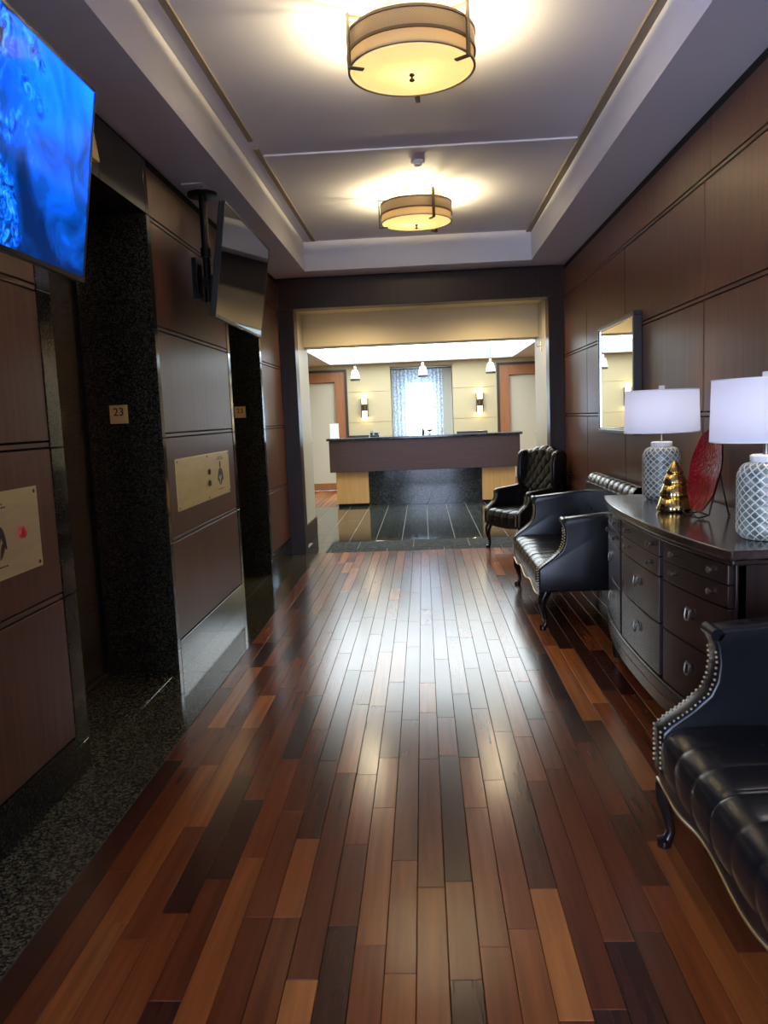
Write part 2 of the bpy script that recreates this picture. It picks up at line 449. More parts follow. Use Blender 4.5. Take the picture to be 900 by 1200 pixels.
# ------------------------------------------------------------------ left wall
JZ = [(.192, .794), (.828, 1.428), (1.462, 2.058), (2.092, 2.680), (2.714, 2.985)]   # panel rows
RZ = [(.802, .820), (1.436, 1.454), (2.066, 2.084), (2.688, 2.706)]                  # rails between grooves
bk = MB()
secL = [(YO, 3.19), (4.66, 6.33), (7.68, YE)]
for a, b in ((YO, R1[0]-.022), (R1[1]+.022, R2[0]-.022), (R2[1]+.022, YE)):
    bk.box(XD-.35, XL-.020, a, b, -.12, ZC+.05)
for a, b in (R1, R2):
    bk.box(XD-.35, XL-.020, a-.022, b+.022, 2.735, ZC+.05)
    bk.box(XD-.35, XD-.09, a-.022, b+.022, -.12, 2.735)
wl = struct(bk.build('wall_left', M['gap']), 'left hall wall in dark wood panels with granite framed lift recesses', 'wall')
wp, wr_ = [], []
for a, b in secL:
    st = [a] ; q = a
    if a < 0: st = [YO, 1.1]
    st.append(b)
    for s0, s1 in zip(st[:-1], st[1:]):
        for z0, z1 in JZ: wp.append((XL-.020, XL, s0+.003, s1-.003, z0, z1))
    for z0, z1 in RZ: wr_.append((XL-.020, XL-.001, a+.003, b-.003, z0, z1))
pieces(wl, 'wood_panel', M['panel'], wp, .0015)
pieces(wl, 'wood_rail', M['panel_h'], wr_, .001)
gb, gt = [], []
for a, b in secL: 
    st = [a, b] if a > 0 else [YO, 1.1, b]
    for s0, s1 in zip(st[:-1], st[1:]): gb.append((XL-.020, XL+.004, s0+.001, s1-.001, 0, .182))
GZ = [(.0, .14), (.143, .80), (.803, 1.43), (1.433, 2.065), (2.068, 2.71)]
for y0, y1 in ((3.193, 3.31), (4.60, 4.657), (6.333, 6.41), (7.60, 7.677)):
    for z0, z1 in GZ: gt.append((XL-.020, XL+.003, y0, y1, z0, z1-.003))
    gt.append((XL-.020, XL+.003, y0, y1, 2.711, 3.015))
for a, b in (R1, R2):
    gt.append((XL-.020, XL+.003, a+.003, (a+b)/2-.002, 2.711, 3.015)); gt.append((XL-.020, XL+.003, (a+b)/2+.002, b-.003, 2.711, 3.015))
    for z0, z1 in GZ:
        gt.append((XD, XL-.0215, b, b+.02, z0, z1-.003))            # return facing the camera
        gt.append((XD, XL-.0215, a-.02, a, z0, z1-.003))            # return facing away
    gt.append((XD, XL-.0215, a, b, 2.711, 2.733))                   # underside of the lintel
pieces(wl, 'granite_slab', M['granite'], gt, .0015)
pieces(wl, 'base_slab', M['granite'], gb, .001)
for k, (a, b) in enumerate((R1, R2)):
    n_ = 'door_%d' % (k+1)
    d = struct(MB().box(XD-.085, XD-.05, a-.02, b+.02, 0, 2.72).build(n_, M['gap']), ['bronze lift door in the nearer granite recess', 'bronze lift door in the farther granite recess'][k], 'lift door')
    mid = (a+b)/2
    for y0, y1 in ((a+.002, mid-.003), (mid+.003, b-.002)):
        MB().box(XD-.05, XD-.025, y0, y1, .008, 2.705).build('door_leaf', M['bronze'], d, bevel=.002)
    MB().box(XD-.05, XD-.004, a+.001, b-.001, 0, .007).build('door_sill', M['brownmetal'], d)

struct(MB().box(-.1, XR+.3, YB-.12, YB, -.12, ZT+.2).box(-2.4, -.1, YB-.12, YB, 2.55, ZT+.2).build('wall_behind', M['panel']), 'dark wood wall behind the camera with an opening added to admit daylight', 'wall')  # opening is unseen, added to bring cool light onto the ceiling
# ------------------------------------------------------------------ right wall
bk = MB().box(XR+.02, XR+.3, YB, YE, -.12, ZC+.05)
wr = struct(bk.build('wall_right', M['gap']), 'right hall wall of dark wood panels with double grooves', 'wall')
vy = [YB, -.9, .3, 1.5, 2.98, 4.483, 6.173, 7.579, YE]
wp, rr, vr = [], [], []
for a, b in zip(vy[:-1], vy[1:]):
    for z0, z1 in JZ[:4]: wp.append((XR, XR+.02, a+.011, b-.011, z0, z1))
    if b < YE: vr.append((XR+.001, XR+.02, b-.004, b+.004, .19, 2.684))
wp.append((XR, XR+.02, YB, 4.4, JZ[4][0], JZ[4][1])); wp.append((XR, XR+.02, 4.402, YE, JZ[4][0], JZ[4][1]))
for z0, z1 in RZ: rr.append((XR+.0005, XR+.02, YB, YE, z0, z1))
pieces(wr, 'wood_panel', M['panel'], wp, .0015)
pieces(wr, 'wood_rail', M['panel_h'], rr, .001)
pieces(wr, 'groove_strip', M['panel'], vr, .001)
pieces(wr, 'base_board', M['portal'], [(XR-.008, XR+.02, YB, YE, 0, .182)], .002)

# ------------------------------------------------------------------ ceiling: soffits, tray, mouldings
TX, TY0, TY1 = 1.175, -1.2, 8.44
cm = MB()
cm.box(-1.9, -TX, YB, YE+.25, ZC, ZT+.2); cm.box(TX, 1.9, YB, YE+.25, ZC, ZT+.2)
cm.box(-TX, TX, TY1, YE+.25, ZC, ZT+.2); cm.box(-TX, TX, YB, TY0, ZC, ZT+.2)
ceil = struct(cm.build('ceiling', M['ceil']), 'pale hall ceiling with a long raised tray', 'ceiling')
MB().box(-TX, TX, TY0, TY1, ZT, ZT+.2).build('tray_panel', M['ceilt'], ceil)
lg = MB(); lg.box(-TX, -1.085, TY0, TY1, ZT-.003, ZT)
lg.build('tray_ledge', M['ceilt'], ceil, bevel=.002)
for y0, y1 in ((TY0, 5.40), (5.55, 8.40)): MB().box(-1.083, -1.048, y0, y1, ZT-.012, ZT).build('tray_shade_strip', M['groove_shade'], ceil)  # brown strips paint the shaded groove along the tray edge
MB().box(1.125, TX, TY0, TY1, ZT-.020, ZT).build('tray_shade_strip', M['groove_shade'], ceil)
MB().box(-1.046, 1.12, 5.70, 5.79, ZT-.013, ZT).build('cross_moulding', M['ceilt'], ceil, bevel=.003)

# ------------------------------------------------------------------ end portal of the corridor
PL, PR, PZ = -1.375, 1.393, 2.715
pm = MB(); pm.box(XL-.3, PL-.022, YE+.02, YE+.2, -.02, ZC+.05); pm.box(PR+.022, XR+.3, YE+.02, YE+.2, -.02, ZC+.05); pm.box(PL-.022, PR+.022, YE+.02, YE+.2, PZ+.022, ZC+.05)
we = struct(pm.build('wall_end', M['gap']), 'dark wood portal at the end of the hall framing the reception', 'wall')
pieces(we, 'jamb_panel', M['portal'], [(XL, PL, YE, YE+.022, 0, PZ), (PR, XR, YE, YE+.022, 0, PZ), (PL-.022, PL, YE+.023, YE+.22, 0, PZ), (PR, PR+.022, YE+.023, YE+.22, 0, PZ)], .002)
pieces(we, 'head_panel', M['portal'], [(XL, XR, YE, YE+.022, PZ+.002, 3.03), (PL, PR, YE+.023, YE+.22, PZ, PZ+.022)], .002)

# passage behind the portal, with the bulkhead
PS = struct(MB().box(-1.66, -1.452, YE+.2, 10.28, -.02, 2.8).build('wall_passage_left', M['cream_pale']), 'short cream wall left of the passage to reception', 'wall')
MB().box(-1.452, -1.436, 9.02, 10.28, 0, .24).build('baseboard', M['portal'], PS, bevel=.002)
PS2 = struct(MB().box(1.452, 1.66, YE+.2, 10.28, -.02, 2.8).build('wall_passage_right', M['cream_pale']), 'short cream wall right of the passage to reception', 'wall')
MB().box(1.436, 1.452, 9.02, 10.28, 0, .24).build('baseboard', M['portal'], PS2, bevel=.002)
struct(MB().box(-1.46, 1.46, 9.95, 10.3, 2.405, 2.83).build('bulkhead', M['creamd']), 'tan bulkhead spanning the passage in front of reception', 'bulkhead')
struct(MB().box(-1.70, 1.70, YE+.2, 9.95, 2.80, 2.9).build('ceiling_passage', M['creamd']), 'short tan ceiling between portal and bulkhead', 'ceiling')
pass_ceil = D.objects['ceiling_passage']
for x in (-.75, .75):  # unseen ceiling spots added to brighten the bulkhead
    MB().lathe([(.06,2.799),(.06,2.792),(.045,2.792)], 24, x, 9.15, cap=False).build('added_downlight_trim', M['white'], pass_ceil)
    MB().lathe([(.045,2.7985),(.001,2.7985)], 24, x, 9.15, cap=False).build('added_downlight_lens', M['glow'], pass_ceil)
    ld = D.lights.new('added_downlight', 'SPOT'); ld.energy = 40; ld.color = (1, .80, .52); ld.spot_size = 3.0; ld.spot_blend = .6; ld.shadow_soft_size = .04
    lo = D.objects.new('added_downlight', ld); C.objects.link(lo); lo.parent = pass_ceil; lo.location = (x, 9.15, 2.785)

# ------------------------------------------------------------------ reception room shell
RX = 3.25
rc = MB(); SZ = 2.61; QX, QY0, QY1 = 1.86, 11.0, 16.32
rc.box(-RX, -QX, 10.3, YR+.3, SZ, 3.05); rc.box(QX, RX, 10.3, YR+.3, SZ, 3.05)
rc.box(-QX, QX, QY1, YR+.3, SZ, 3.05); rc.box(-QX, QX, 10.3, QY0, SZ, 3.05)
rceil = struct(rc.build('ceiling_reception', M['cream_pale']), 'cream reception soffit around a tray that glows in place of cove light', 'ceiling')
MB().box(-QX, QX, QY0, QY1, 2.86, 2.9).build('cove_glow_panel', M['tray'], rceil)  # ceiling surface itself glows, standing in for cove lighting
tf = MB(); e = .012
tf.box(-QX, QX, QY1-e, QY1, SZ-.002, 2.86); tf.box(-QX, -QX+e, QY0, QY1-e, SZ-.002, 2.86); tf.box(QX-e, QX, QY0, QY1-e, SZ-.002, 2.86)
tf.build('tray_fascia', M['fascia'], rceil)
for s, nm in ((-1, 'wall_reception_left'), (1, 'wall_reception_right')):
    a, b = sorted((s*RX, s*(RX+.15)))
    struct(MB().box(a, b, 10.3, YR+.3, -.02, 3.05).build(nm, M['cream']), 'plain cream side wall on the %s of the reception room' % ('left' if s < 0 else 'right'), 'wall')
    a, b = sorted((s*1.66, s*RX))
    struct(MB().box(a, b, 10.3, 10.45, -.02, SZ).build('wall_return_' + ('left' if s < 0 else 'right'), M['cream']), 'cream return wall behind the passage on the %s' % ('left' if s < 0 else 'right'), 'wall')
# back wall: openings for two doors and the window alcove
AX, AZ = .64, 2.52; DX0, DX1, DZ = 1.555, 2.75, 2.52
bwm = MB()
for s in (-1, 1):
    a, b = sorted((s*AX, s*DX0)); bwm.box(a, b, YR+.012, YR+.3, -.02, 3.05)
    a, b = sorted((s*DX1, s*RX)); bwm.box(a, b, YR+.012, YR+.3, -.02, 3.05)
    a, b = sorted((s*DX0, s*DX1)); bwm.box(a, b, YR+.012, YR+.3, DZ, 3.05)
bwm.box(-AX, AX, YR+.012, YR+.3, AZ, 3.05)
wb = struct(bwm.build('wall_back', M['cream']), 'cream panelled back wall of the reception with wall sconces', 'wall')
bp = []
for s in (-1, 1):
    for z0, z1 in ((.14, 1.405), (1.413, 2.036), (2.044, SZ)):
        a, b = sorted((s*(AX+.003), s*(DX0-.003))); bp.append((a, b, YR, YR+.012, z0, z1))
    a, b = sorted((s*(DX1), s*RX)); bp.append((a, b, YR, YR+.012, .14, SZ))
    a, b = sorted((s*(DX0-.003), s*DX1)); bp.append((a, b, YR, YR+.012, DZ, SZ))
bp.append((-AX, AX, YR, YR+.012, AZ+.03, SZ))
pieces(wb, 'cream_panel', M['cream'], bp, .002)
pieces(wb, 'head_strip', M['doorwood'], [(-AX-.02, AX+.02, YR-.01, YR+.012, AZ, AZ+.025)], .001)
pieces(wb, 'baseboard', M['doorwood'], [(-DX0+.01, -AX, YR-.014, YR+.012, 0, .14), (AX, DX0-.01, YR-.014, YR+.012, 0, .14)], .002)
# alcove and daylit window
al = MB(); al.box(-AX-.02, -AX, YR+.013, YR+.62, 0, AZ+.02); al.box(AX, AX+.02, YR+.013, YR+.62, 0, AZ+.02)
al.box(-AX, AX, YR+.013, YR+.62, AZ, AZ+.02); al.box(-AX-.02, -.36, YR+.55, YR+.62, 0, AZ); al.box(.27, AX+.02, YR+.55, YR+.62, 0, AZ)
al.box(-.36, .27, YR+.55, YR+.62, 0, .85); al.box(-.36, .27, YR+.55, YR+.62, 2.22, AZ)
struct(al.build('wall_alcove', M['cream_pale']), 'pale alcove around the bright reception window', 'wall')
wn = struct(MB().box(-.36, .27, YR+.60, YR+.61, .85, 2.22).build('window_1', M['sky_pane']), 'bright daylit window behind the sheer curtain', 'window')
wf = MB()
for a, b, c_, d in ((-.36,-.33,.85,2.22),(.24,.27,.85,2.22),(-.33,.24,.85,.88),(-.33,.24,2.19,2.22)): wf.box(a, b, YR+.56, YR+.60, c_, d)
wf.build('window_frame', M['white'], wn)
cu = MB(); CX0, CX1 = -.61, .44
cu.grid(lambda u, v: (CX0+(CX1-CX0)*u, YR+.30+.018*math.sin(u*2*PI*13)+.006*math.sin(u*50), .05+(AZ-.09)*v), 130, 2)
ct = thing('sheer_curtain', 'sheer blue grey patterned curtain glowing over the reception window', 'curtain', (0,0,0))
cub = cu.build('cloth', M['curtain'], ct, smooth=True)
MB().tube([(-AX+.001, YR+.30, AZ-.03), (AX-.001, YR+.30, AZ-.03)], .01, 8).build('rod', M['darkframe'], ct, smooth=SM)

# the two doors at the back
for s, k in ((-1, 3), (1, 4)):
    def X(a, b): return tuple(sorted((s*a, s*b)))
    d = struct(MB().box(*X(DX0+.26, DX1-.26), YR+.06, YR+.10, 0, 2.26).build('door_%d' % k, M['cream_pale'], bevel=.003),
               'cream door in a red brown casing at the back %s of reception' % ('left' if s < 0 else 'right'), 'door')
    fr = MB(); fr.box(*X(DX0, DX0+.05), YR-.03, YR+.14, 0, DZ); fr.box(*X(DX1-.05, DX1), YR-.03, YR+.14, 0, DZ); fr.box(*X(DX0+.05, DX1-.05), YR-.03, YR+.14, DZ-.05, DZ)
    fr.build('outer_frame', M['darkframe'], d, bevel=.004)
    cs = MB(); cs.box(*X(DX0+.05, DX0+.255), YR-.015, YR+.14, 0, DZ-.05); cs.box(*X(DX1-.255, DX1-.05), YR-.015, YR+.14, 0, DZ-.05); cs.box(*X(DX0+.255, DX1-.255), YR-.015, YR+.14, 2.265, DZ-.05)
    cs.build('casing', M['doorwood'], d, bevel=.004)
    MB().box(*X(DX0+.262, DX1-.262), YR+.045, YR+.06, .005, .155).build('kick_rail', M['doorwood'], d, bevel=.002)
    MB().tube([(s*(DX1-.31), YR+.06, 1.02), (s*(DX1-.31), YR+.01, 1.02), (s*(DX1-.42), YR+.005, 1.02)], .009, 8).build('handle', M['silver'], d, smooth=SM)
    struct(MB().box(*X(DX0-.0, DX1+.0), YR+.301, YR+.35, -.02, DZ+.02).build('wall_behind_door_%s' % ('left' if s < 0 else 'right'), M['cream_pale']), 'plain wall closing the %s back doorway' % ('left' if s < 0 else 'right'), 'wall')

# ------------------------------------------------------------------ reception desk and what stands on it
dk = thing('reception_desk', 'wide reception desk with dark wood front over granite and maple blocks', 'desk', (0, 13.25, 0))
MB().prism([(-1.64,.05),(1.64,-.05),(1.70,.72),(-1.70,.82)], 1.135, 1.175, 'z').build('counter_top', M['deskstone'], dk, bevel=.006)
MB().prism([(-1.60,.08),(1.60,-.02),(1.60,.12),(-1.60,.22)], .60, 1.134, 'z').build('fascia', M['deskwood'], dk, bevel=.004)
MB().prism([(-.955,.222),(.965,.152),(.965,.27),(-.955,.34)], .0, .598, 'z').build('granite_panel', M['deskstone'], dk, bevel=.003)
MB().prism([(-1.51,.16),(-.957,.145),(-.957,.70),(-1.51,.70)], .05, .598, 'z').build('maple_block', M['maple'], dk, bevel=.003)
MB().prism([(.967,.07),(1.52,.055),(1.52,.68),(.967,.68)], .05, .598, 'z').build('maple_block', M['maple'], dk, bevel=.003)
MB().box(-1.49, -.975, .2, .66, 0, .049).build('toe_kick', M['gap'], dk); MB().box(.985, 1.50, .12, .62, 0, .049).build('toe_kick', M['gap'], dk)
CT = 1.1755
c1 = thing('card_holder', 'white upright card standing on the left end of the reception desk', 'card holder', (-1.52, 13.55, CT))
MB().prism([(-.02,.0),(.02,.0),(.012,.25),(.006,.25)], -.075, .075, 'x').build('card', M['paper'], c1, bevel=.001)
MB().box(-.08, .08, -.03, .03, -.0, .008).build('foot', M['paper'], c1)
kb = thing('key_tray', 'long flat black tray beside the desk telephone', 'tray', (-1.12, 13.66, CT))
MB().box(-.19, .19, -.08, .08, 0, .012).build('base', M['blackplastic'], kb, bevel=.003)
rim = MB()
for b in ((-.19,.19,-.08,-.07),(-.19,.19,.07,.08),(-.19,-.18,-.07,.07),(.18,.19,-.07,.07)): rim.box(*b, .012, .03)
rim.build('rim', M['blackplastic'], kb)
ph = thing('desk_telephone', 'dark telephone with raised handset on the reception desk', 'telephone', (-.83, 13.62, CT))
MB().prism([(-.09,.0),(.09,.0),(.09,.075),(-.09,.03)], -.08, .08, 'x').build('body', M['blackplastic'], ph, bevel=.006)
MB().tube([(-.055,-.09,.05),(-.055,-.05,.085),(-.055,.05,.105),(-.055,.09,.085)], [.022,.016,.016,.022], 10).build('handset', M['blackplastic'], ph, smooth=SM)
MB().box(-.01, .06, -.06, .05, .05, .066).build('keypad', M['darkframe'], ph)
lp = thing('closed_laptop', 'thin dark closed laptop lying on the right part of the desk', 'laptop', (.83, 13.62, CT))
MB().box(-.26, .26, -.15, .15, 0, .02).build('base', M['blackplastic'], lp, bevel=.004)
MB().box(-.26, .26, -.15, .15, .0205, .034).build('lid', M['darkframe'], lp, bevel=.004)
bo = thing('pump_bottle', 'small slim dark pump bottle on the desk before the window', 'bottle', (.0, 13.7, CT))
MB().lathe([(.022,0),(.024,.01),(.024,.075),(.012,.095),(.012,.105)], 16).build('bottle_body', M['darkframe'], bo, smooth=SM)
MB().tube([(0,0,.105),(0,0,.145),(-.03,0,.145)], .005, 8).build('pump', M['darkframe'], bo, smooth=SM)
bl = thing('footed_bowl', 'small dark footed bowl on the desk before the window', 'bowl', (.115, 13.72, CT))
MB().lathe([(.035,0),(.035,.006),(.008,.014),(.008,.045),(.05,.065),(.072,.085),(.066,.085),(.045,.072),(.002,.062)], 20).build('bowl', M['iron'], bl, smooth=SM)

# pendants over the desk
def pendant():
    t = thing('pendant_lamp', 'x', 'pendant lamp', (0,0,0), 0, 'three pendants over the reception desk')
    MB().tube([(0,0,.20),(0,0,.728)], .004, 6).build('cord', M['darkframe'], t)
    MB().lathe([(.045,.728),(.045,.735)], 16).build('ceiling_canopy', M['silver'], t, smooth=SM)
    MB().lathe([(.012,.24),(.022,.22),(.024,.18)], 14).build('cap', M['silver'], t, smooth=SM)
    MB().lathe([(.024,.18),(.05,.165),(.068,.10),(.080,.03)], 24, cap=False).build('shade', M['shadewhite'], t, smooth=True)
    MB().lathe([(.081,.03),(.083,.0),(.079,.0),(.079,.03)], 24, cap=False).build('rim', M['darkframe'], t, smooth=SM)
    MB().sphere((0,0,.09), .03, 12, 8).build('bulb', M['shadewhite'], t, smooth=True)
    return t
p0 = pendant(); p0.location = (-1.10, 13.3, 2.125); p0['label'] = 'white glass pendant lamp at left above the reception desk'
dup(p0, (.03, 13.3, 2.14), 0, 'white glass pendant lamp in the middle above the reception desk, before the window')
dup(p0, (1.15, 13.3, 2.15), 0, 'white glass pendant lamp at right above the reception desk')

# wall sconces
def sconce():
    t = thing('wall_sconce', 'x', 'wall sconce', (0,0,0), 0, 'sconces on the reception back wall')
    MB().box(-.045, .045, -.012, 0, -.19, .19).build('back_plate', M['brownmetal'], t)
    MB().lathe([(.046,-.25),(.048,-.235),(.048,-.075)], 20, 0, -.07).build('glass', M['glow'], t, smooth=SM)
    MB().lathe([(.048,.075),(.048,.235),(.046,.25)], 20, 0, -.07).build('glass', M['glow'], t, smooth=SM)
    MB().lathe([(.052,-.075),(.052,.075)], 20, 0, -.07).build('metal_band', M['brownmetal'], t, smooth=SM)
    for s in (-1, 1): MB().box(s*.066-.006, s*.066+.006, -.085, -.0, -.2, .2).build('side_bar', M['brownmetal'], t)
    return t
s0 = sconce(); s0.location = (-1.20, YR, 1.715); s0['label'] = 'bronze wall sconce glowing up and down, left of the window'
dup(s0, (1.19, YR, 1.725), 0, 'bronze wall sconce glowing up and down, right of the window')
br = thing('wall_bracket', 'small brass bracket high on the right passage wall', 'bracket', (1.452, 9.72, 2.27))
MB().box(-.008, 0, -.03, .03, -.06, .06).build('plate', M['brass'], br, bevel=.001)
MB().tube([(-.008,0,0),(-.06,0,0),(-.065,0,.03)], .008, 8).build('hook', M['brass'], br, smooth=SM)

# ------------------------------------------------------------------ ceiling lamps
def drum():
    t = thing('ceiling_lamp', 'x', 'ceiling lamp', (0,0,0), 0, 'drum ceiling lamps in the tray')
    R_ = .305
    MB().lathe([(.0,.0),(.19,.0),(.19,-.035),(.0,-.035)], 40, cap=False).build('ceiling_pan', M['white'], t, smooth=SM)
    MB().lathe([(R_-.004,-.162),(R_-.004,-.075)], 64, cap=False).build('mesh_band', M['meshband'], t, smooth=True)
    for z in (-.082, -.166):
        MB().lathe([(R_,z),(R_,z+.012),(R_-.009,z+.012),(R_-.009,z),(R_,z)], 64, cap=False).build('rim', M['brownmetal'], t, smooth=SM)
    MB().lathe([(R_-.012,-.225),(R_-.012,-.075)], 64, cap=False).build('fabric_band', M['fabricband'], t, smooth=True)
    MB().lathe([(R_-.003,-.226),(R_-.003,-.218),(R_-.014,-.218),(R_-.014,-.226),(R_-.003,-.226)], 64, cap=False).build('bottom_rim', M['fabricband'], t, smooth=SM)
    MB().lathe([(R_-.014,-.222),(R_-.04,-.228),(.15,-.236),(.001,-.238)], 64, cap=True).build('diffuser', M['diffuser'], t, smooth=True)
    MB().lathe([(.012,-.238),(.014,-.246),(.005,-.252),(.006,-.258),(.013,-.264),(.013,-.270),(.004,-.275)], 16).build('finial', M['brownmetal'], t, smooth=SM)
    for k in range(3):
        a = math.radians(85 + 120*k); c_, s_ = math.cos(a), math.sin(a)
        b = MB(); b.box(R_+.004, R_+.014, -.011, .011, -.245, -.012); b.box(R_-.06, R_+.014, -.011, .011, -.251, -.244); b.box(.19, R_+.014, -.006, .006, -.03, -.018)
        o = b.build('strap', M['brownmetal'], t); o.rotation_euler = (0,0,a)
    for k in range(3):
        a = math.radians(78 + 120*k)
        MB().lathe([(.012,-.06),(.012,-.035)], 12, .12*math.cos(a), .12*math.sin(a)).build('socket', M['white'], t, smooth=SM)
        ld = D.lights.new('bulb', 'POINT'); ld.energy = LAMP_W; ld.color = (1, .79, .42); ld.shadow_soft_size = .03
        lo = D.objects.new('bulb', ld); C.objects.link(lo); lo.parent = t; lo.location = (.13*math.cos(a), .13*math.sin(a), -.095)
    return t
d0 = drum(); d0.location = (.005, 3.96, ZT); d0['label'] = 'nearer glowing drum ceiling lamp with perforated metal band'
dup(d0, (.005, 6.93, ZT), math.radians(-28), 'farther glowing drum ceiling lamp near the end of the tray')
sd = thing('smoke_detector', 'small white round smoke detector between the two ceiling lamps', 'smoke detector', (.03, 6.03, ZT))
MB().lathe([(.05,0),(.05,-.012),(.042,-.02)], 24).build('housing', M['white'], sd, smooth=SM)
MB().lathe([(.03,-.02),(.026,-.034),(.001,-.036)], 20).build('sensor_cap', M['ceil'], sd, smooth=SM)
cp = thing('ceiling_plate', 'small white rectangular plate on the soffit beside the screen mount', 'plate', (-1.43, 5.28, ZC))
MB().box(-.07, .07, -.05, .05, -.008, 0).build('cover', M['white'], cp, bevel=.002)
MB().tube([(.05,0,-.008),(.05,0,-.013)], .006, 8).build('screw', M['silver'], cp)

# ------------------------------------------------------------------ televisions on ceiling mounts
TW, TH = 1.37, .672
def tv(pic):
    t = thing('television', 'x', 'television')
    hw, hh = TW/2, TH/2
    b = MB()
    for y0, y1, z0, z1 in ((-hw,hw,-hh,-hh+.016),(-hw,hw,hh-.011,hh),(-hw,-hw+.011,-hh+.016,hh-.011),(hw-.011,hw,-hh+.016,hh-.011)): b.box(-.02, .003, y0, y1, z0, z1)
    b.build('bezel', M['blackplastic'], t)
    MB().box(-.018, 0, -hw+.011, hw-.011, -hh+.016, hh-.011).build('screen', pic, t)
    MB().box(-.036, -.02, -hw+.002, hw-.002, -hh+.002, hh-.002).build('back_cover', M['blackplastic'], t, bevel=.004)
    MB().prism([(-hw*.6,-hh*.75),(hw*.6,-hh*.75),(hw*.5,hh*.35),(-hw*.5,hh*.35)], -.065, -.036, 'x').build('housing', M['blackplastic'], t, bevel=.01)
    MB().box(-.004, .0045, -.03, .03, -hh-.006, -hh+.001).build('sensor_lip', M['silver'], t)
    return t
TILT = math.radians(8.7)
tv1 = tv(M['tvpic']); tv1.location = (-1.182, 2.94-TW/2, 2.372); tv1.rotation_euler = (0, TILT, 0)
tv1['label'] = 'large television showing a bright blue reef picture, nearest the camera'
tv2 = tv(M['screenoff']); tv2.location = (-1.172, 5.475, 2.475); tv2.rotation_euler = (0, TILT, 0)
tv2['label'] = 'switched off dark television tilted down, hung beyond the bright one'
def mount(loc, label):
    t = thing('screen_mount', label, 'screen mount', loc, 0, 'ceiling mounts of the televisions')
    MB().lathe([(.1,0),(.1,-.018),(.09,-.024)], 32).build('ceiling_plate', M['blackmetal'], t, smooth=SM)
    MB().tube([(0,0,-.02),(0,0,-.72)], .026, 16).build('pole', M['blackmetal'], t, smooth=SM)
    MB().tube([(0,0,-.36),(0,0,-.42)], .036, 16).build('collar', M['blackmetal'], t, smooth=SM)
    w_ = MB()
    w_.box(.02, .14, -.03, .03, -.66, -.54)
    w_.build('tilt_arm', M['blackmetal'], t, bevel=.004)
    for s in (-1, 1):
        q = MB(); q.prism([(.170,-.36),(.207,-.36),(.144,-.78),(.110,-.78)], s*.20-.015, s*.20+.015, 'y')
        o = q.build('rail', M['blackmetal'], t)
    r = MB(); r.tube([(.138,-.24,-.57),(.138,.24,-.57)], .014, 10); r.tube([(.13,-.24,-.63),(.13,.24,-.63)], .014, 10)
    r.build('cross_bar', M['blackmetal'], t, smooth=SM)
    g = MB(); n = 24
    for k in range(n):
        a0, a1 = 2*PI*k/n, 2*PI*(k+1)/n
        g.tube([(-.015,-.20+.05*math.cos(a0),-.60+.09*math.sin(a0)),(-.015,-.20+.05*math.cos(a1),-.60+.09*math.sin(a1))], .006, 6)
    g.box(-.03, .0, -.27, -.255, -.73, -.47); g.box(-.03, .0, -.145, -.13, -.73, -.47); g.box(-.03, .0, -.255, -.145, -.73, -.705); g.box(-.03, .0, -.255, -.145, -.495, -.47)
    g.box(-.02, .03, -.13, .0, -.62, -.58)
    g.build('cable_bracket', M['blackmetal'], t)
    return t
mount((-1.432, 5.475, ZC), 'black ceiling pole mount holding the dark television')
mount((-1.442, 2.94-TW/2, ZC-.0), 'black ceiling pole mount behind the bright blue television')

# ------------------------------------------------------------------ brass plates on the left wall
def plate_base(w_, h_):
    b = MB().box(0, .005, -w_/2, w_/2, -h_/2, h_/2); return b
def emblem(parent, y, z, s, w=1.0):
    """engraved flower-like crest with illegible small lines above and below"""
    b = MB()
    def petal(cy, cz, rot, L, W):
        pts = []
        for k in range(14):
            t_ = 2*PI*k/14; a = L/2*math.cos(t_); c = W/2*math.sin(t_)*(1+.5*math.cos(t_))
            pts.append((y + w*(cy - y + a*math.sin(rot) + c*math.cos(rot)), cz + a*math.cos(rot) - c*math.sin(rot)))
        b.prism(pts, .0052, .0058, 'x')
    petal(y, z+.055*s, 0, .06*s, .012*s)
    petal(y-.018*s, z-.005*s, .28, .085*s, .018*s); petal(y+.018*s, z-.005*s, -.28, .085*s, .018*s)
    petal(y+.010*s, z-.045*s, .35, .06*s, .016*s); petal(y, z+.0*s, 0, .04*s, .014*s); petal(y-.012*s, z-.05*s, -.3, .05*s, .012*s)
    b.build('engraved_emblem', M['engrave'], parent)
    c = MB(); rnd = random.Random(3)
    for zz, ww in ((.105, .05), (.094, .07), (-.10, .055)):
        q = -ww/2
        while q < ww/2:
            l_ = rnd.uniform(.004, .009); c.box(.0051, .0056, y+q*s*w, y+(q+l_)*s*w, z+zz*s, z+(zz+.005)*s); q += l_+.003
    tag(c.build('engraved_lines', M['engrave'], parent), kind='stuff')
cpl = thing('call_plate', 'wide brass lift call plate on the middle wood panel', 'call plate', (XL, 5.47, 1.13))
plate_base(1.33, .325).build('plate', M['brass'], cpl, bevel=.001)
for y in (-.64, 0.05, .64):
    for z in (-.145, .145): MB().lathe([(.008,0),(.007,.002),(.001,.0025)], 10).build('screw', M['engrave'], cpl, loc=(.0052, y, z)).rotation_euler = (0, PI/2, 0)
for z in (.035, -.045): MB().lathe([(.021,0),(.021,.006),(.017,.010),(.001,.011)], 20).build('call_button', M['blackplastic'], cpl, smooth=SM, loc=(.0052, .08, z)).rotation_euler = (0, PI/2, 0)
emblem(cpl, .39, .0, 1.15, 2.3)
npl = thing('fire_plate', 'brass plate with a red button on the nearest wood panel', 'call plate', (XL, 2.63, 1.13))
plate_base(.81, .318).build('plate', M['brass'], npl, bevel=.001)
